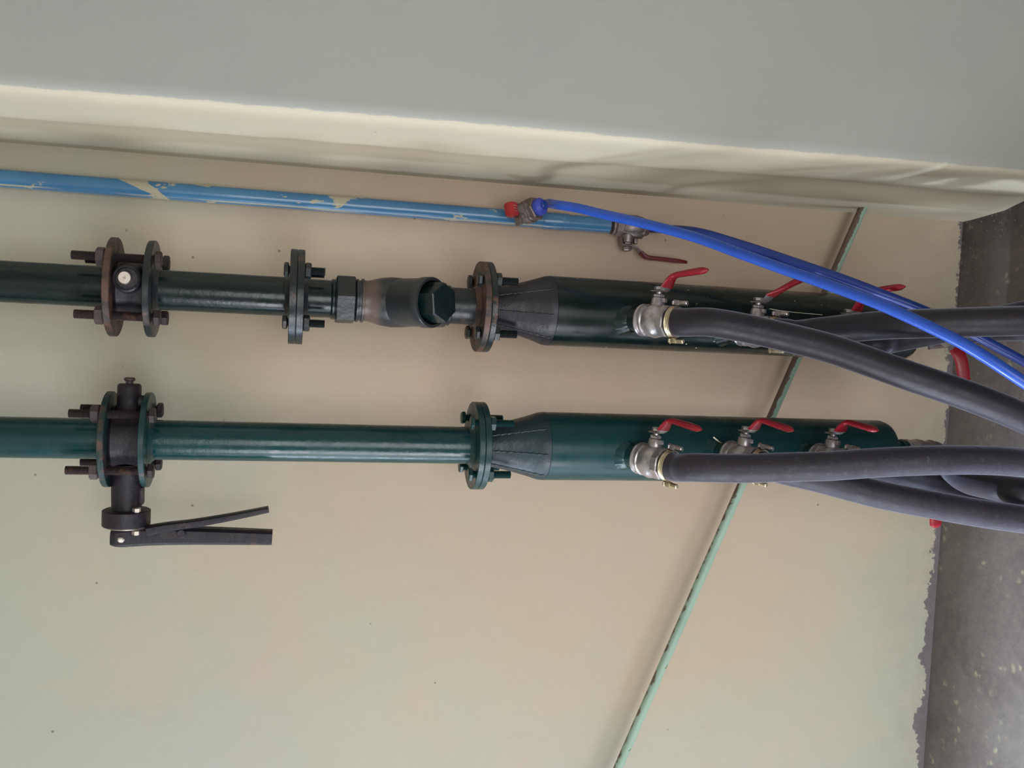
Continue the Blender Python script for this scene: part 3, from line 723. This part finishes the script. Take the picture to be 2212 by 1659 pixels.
# tap facing the room on the blue pipe
ct = P(1112, 452, 1.905); co_ = P(1158, 446, 1.865)
axt = Vector((.27, -.80, -.57)).normalized()
t = thing('tap', 'small nickel tap with red cap handle facing the room, on the blue pipe', 'tap', frame((XB + .004, 1.912, P(1122, 460, 1.915).z), axt, (0, -.6, .8)) @ Matrix.Scale(1.22, 4))
Wt = W[t.name]
b = MB(); b.rev((0, 0, .0), (0, 0, 1), [(0, .010), (.006, .012), (.010, .0185), (.018, .0205), (.026, .0200), (.032, .0175), (.034, .0165)], 36)
b.hexa((0, 0, .032), (0, 0, 1), .010, .036); b.torus((0, 0, .026), (0, 0, 1), .0195, .0018); b.build('body', M_dull, t, local=True)
b = MB(); b.rev((.010, 0, .018), (1, 0, -.1), [(0, .0135), (.014, .012), (.018, .010), (.024, .010)], 24); b.box(Matrix.Translation((.028, .010, .018)), .004, .034, .014, .001)
b.build('stem', M_dull, t, local=True)
b = MB(); b.box(Matrix.Translation((.040, .000, .0165)), .020, .025, .018, .0055); b.build('handle', M_grip, t, local=True)
b = MB()
for dy in (-.0045, .0005, .0050):
    b.box(Matrix.Translation((.040, dy, .0250)), .009, .0012, .0012)
b.build('handle_mark', M_nickel, t, local=True)
b = MB(); b.rev((0, 0, .041), (0, 0, 1), [(0, .0140), (.002, .0152), (.009, .0152), (.012, .0130), (.015, .0100)], 36); b.build('tube_nut', M_bfit, t, local=True, label='blue plastic tube nut')
t0 = Wt @ Vector((0, 0, .050)); t1 = Wt @ Vector((0, 0, .066))
b = MB(); b.tube([t0, t1, Pd(1200, 442, 1.80), Pd(1245, 449, 1.77), Pd(1300, 462, 1.74), Pd(1400, 485, 1.69), Pd(1500, 512, 1.64), Pd(1600, 548, 1.585), Pd(1700, 584, 1.54), Pd(1769, 608, 1.51), Pd(1899, 657, 1.46), Pd(2028, 716, 1.42), Pd(2105, 757, 1.40), Pd(2212, 826, 1.38), Pd(2330, 905, 1.38), Pd(2500, 1020, 1.42)], .0092, 20)
o = b.build('plastic_tube', M_bhose); tag(o, 'bright blue plastic tube in front, from the tap facing the room', 'tube')

# in-line valve at the end of the blue pipe
zt = P(1322, 488, YB_).z
Mv = frame((XB, YB_, zt), (0, 0, -1), (-1, -.12, 0))
t = thing('ball_valve', 'dull ball valve with dark red lever at the lower end of blue pipe', 'valve', Mv)
b = MB(); b.rev((0, 0, 0), (0, 0, 1), [(0, .012), (0, .0185), (.004, .020), (.008, .0185)], 28)
b.hexa((0, 0, .006), (0, 0, 1), .018, .041, n=8); b.rev((0, 0, .022), (0, 0, 1), [(0, .0195), (.008, .0245), (.020, .0265), (.034, .0265), (.046, .0235), (.052, .020)], 36)
b.hexa((0, 0, .050), (0, 0, 1), .022, .046, n=8); b.rev((0, 0, .071), (0, 0, 1), [(0, .019), (.010, .017), (.014, .0145)], 28); b.build('body', M_dull, t, local=True)
b = MB(); b.rev((.020, 0, .036), (1, 0, 0), [(0, .017), (.008, .0135), (.016, .0125)], 24); b.box(Matrix.Translation((.031, 0, .055)), .012, .010, .008, .001)
b.hexa((.035, 0, .036), (1, 0, 0), .007, .0195); b.cyl((.040, 0, .036), (1, 0, 0), .005, .007, 16); b.hexa((.044, 0, .036), (1, 0, 0), .010, .019, phase=.3); b.build('stem', M_dull, t, local=True)
b = MB(); b.sweep_flat([(.026, 0, .021), (.036, 0, .0215), (.0425, 0, .026), (.0430, 0, .046), (.046, 0, .056), (.054, 0, .066), (.060, 0, .074)], (0, 1, 0), .020, .0028, power=5, wf=lambda f: .6 + .5 * min(1, f * 3)); h = b.build('lever', M_dull, t, local=True)
b = MB(); b.sweep_flat([(.055, 0, .067), (.063, 0, .077), (.066, 0, .088), (.067, 0, .115), (.070, 0, .178)], (0, 1, 0), .022, .0085, nseg=18, power=3, wf=lambda f: 1 if f < .93 else math.sqrt(max(.1, 1 - ((f - .93) / .07) ** 2)), tf=lambda f: 1 if f < .93 else .8)
b.build('grip', M_redd, h, local=True, label='worn dark red grip')
e0 = Mv @ Vector((0, 0, .080)); 
b = MB(); b.tube([e0, e0 + Vector((0, -.002, -.020)), Pd(1500, 500, 1.89), Pd(1600, 528, 1.85), Pd(1700, 561, 1.82), Pd(1816, 601, 1.79), Pd(1908, 636, 1.77), Pd(1990, 668, 1.76), Pd(2060, 700, 1.755), Pd(2115, 729, 1.75), Pd(2212, 781, 1.755), Pd(2330, 845, 1.79), Pd(2450, 915, 1.88)], .0092, 20)
o = b.build('plastic_tube', M_bhose2); tag(o, 'darker blue plastic tube behind, from the valve ending the blue pipe', 'tube')

# ------------------------------------------------------------------ slanting green conduit on the wall
def rod_mat():
    m, nt, bs = nodes('peeling_mint_paint'); co = coord(nt, True); x = xyz(nt, co)
    c = mixc(nt, ramp(nt, noise_n(nt, co, 10, 4), .35, .7), (.35, .50, .40), (.29, .43, .345))
    # rust along the upper side, heavier toward the corner
    hgt = math_n(nt, 'SUBTRACT', x[2], math_n(nt, 'ADD', math_n(nt, 'MULTIPLY', x[0], A_rod), B_rod))   # height above the rod's axis
    along = ramp(nt, x[0], -.45, .02, .0, 1)
    thr = math_n(nt, 'SUBTRACT', math_n(nt, 'ADD', hgt, math_n(nt, 'MULTIPLY', noise_n(nt, co, 40, 6, .72), .022)), ramp(nt, along, 0, 1, .0215, .0135))
    k = ramp(nt, thr, -.0006, .0008)
    k = math_n(nt, 'MAXIMUM', k, ramp(nt, noise_n(nt, co, 34, 4, .6, off=(1, 1, 1)), .70, .71))
    c = mixc(nt, k, c, mixc(nt, noise_n(nt, co, 50, 3), (.10, .066, .055), (.20, .15, .11)))
    nt.links.new(c, bs.inputs['Base Color']); bs.inputs['Roughness'].default_value = .45
    bump(nt, bs, noise_n(nt, co, 60, 5), .3, .003); return m
ra = P(1872, 430, D - .055); rb = P(1335, 1659, D - .055)
dr = (ra - rb).normalized()
A_rod = (ra.z - rb.z) / (ra.x - rb.x); B_rod = ra.z - A_rod * ra.x
t = thing('conduit', 'thin mint green conduit slanting across the wall behind the manifolds', 'conduit', ra)
b = MB(); b.tube([ra + dr * .03, ra.lerp(rb, .3), ra.lerp(rb, .6), rb, rb - dr * .25, rb - dr * 1.0], .0100, 28, wob=.03); b.build('tube', rod_mat(), t)
cj = ra.lerp(rb, (1045 - 432) / (1659 - 432.))
b = MB(); b.cyl(cj + dr * .012, -dr, .010, .0112, 24); b.build('joint_band', M_gasket, t)

# slivers of straw caught on the pipework
b = MB(); b.sweep_flat([P(1662, 667, 1.665), P(1700, 673, 1.670), P(1776, 680, 1.685)], (0, .3, 1), .0045, .0012, wf=lambda f: 1 - .6 * f)
M_straw = plastic('pale_straw', (.55, .52, .38), (.42, .38, .26), .5)
tag(b.build('straw', M_straw), 'thin pale straw lying between two valves on the dark manifold', 'straw')
b = MB(); b.sweep_flat([P(1541, 944, 1.688), P(1552, 953, 1.690), P(1560, 958, 1.694)], (0, .3, 1), .0032, .0012, wf=lambda f: 1 - .4 * f)
tag(b.build('straw', M_straw), 'tiny pale straw stuck above middle valve of the teal manifold', 'straw')
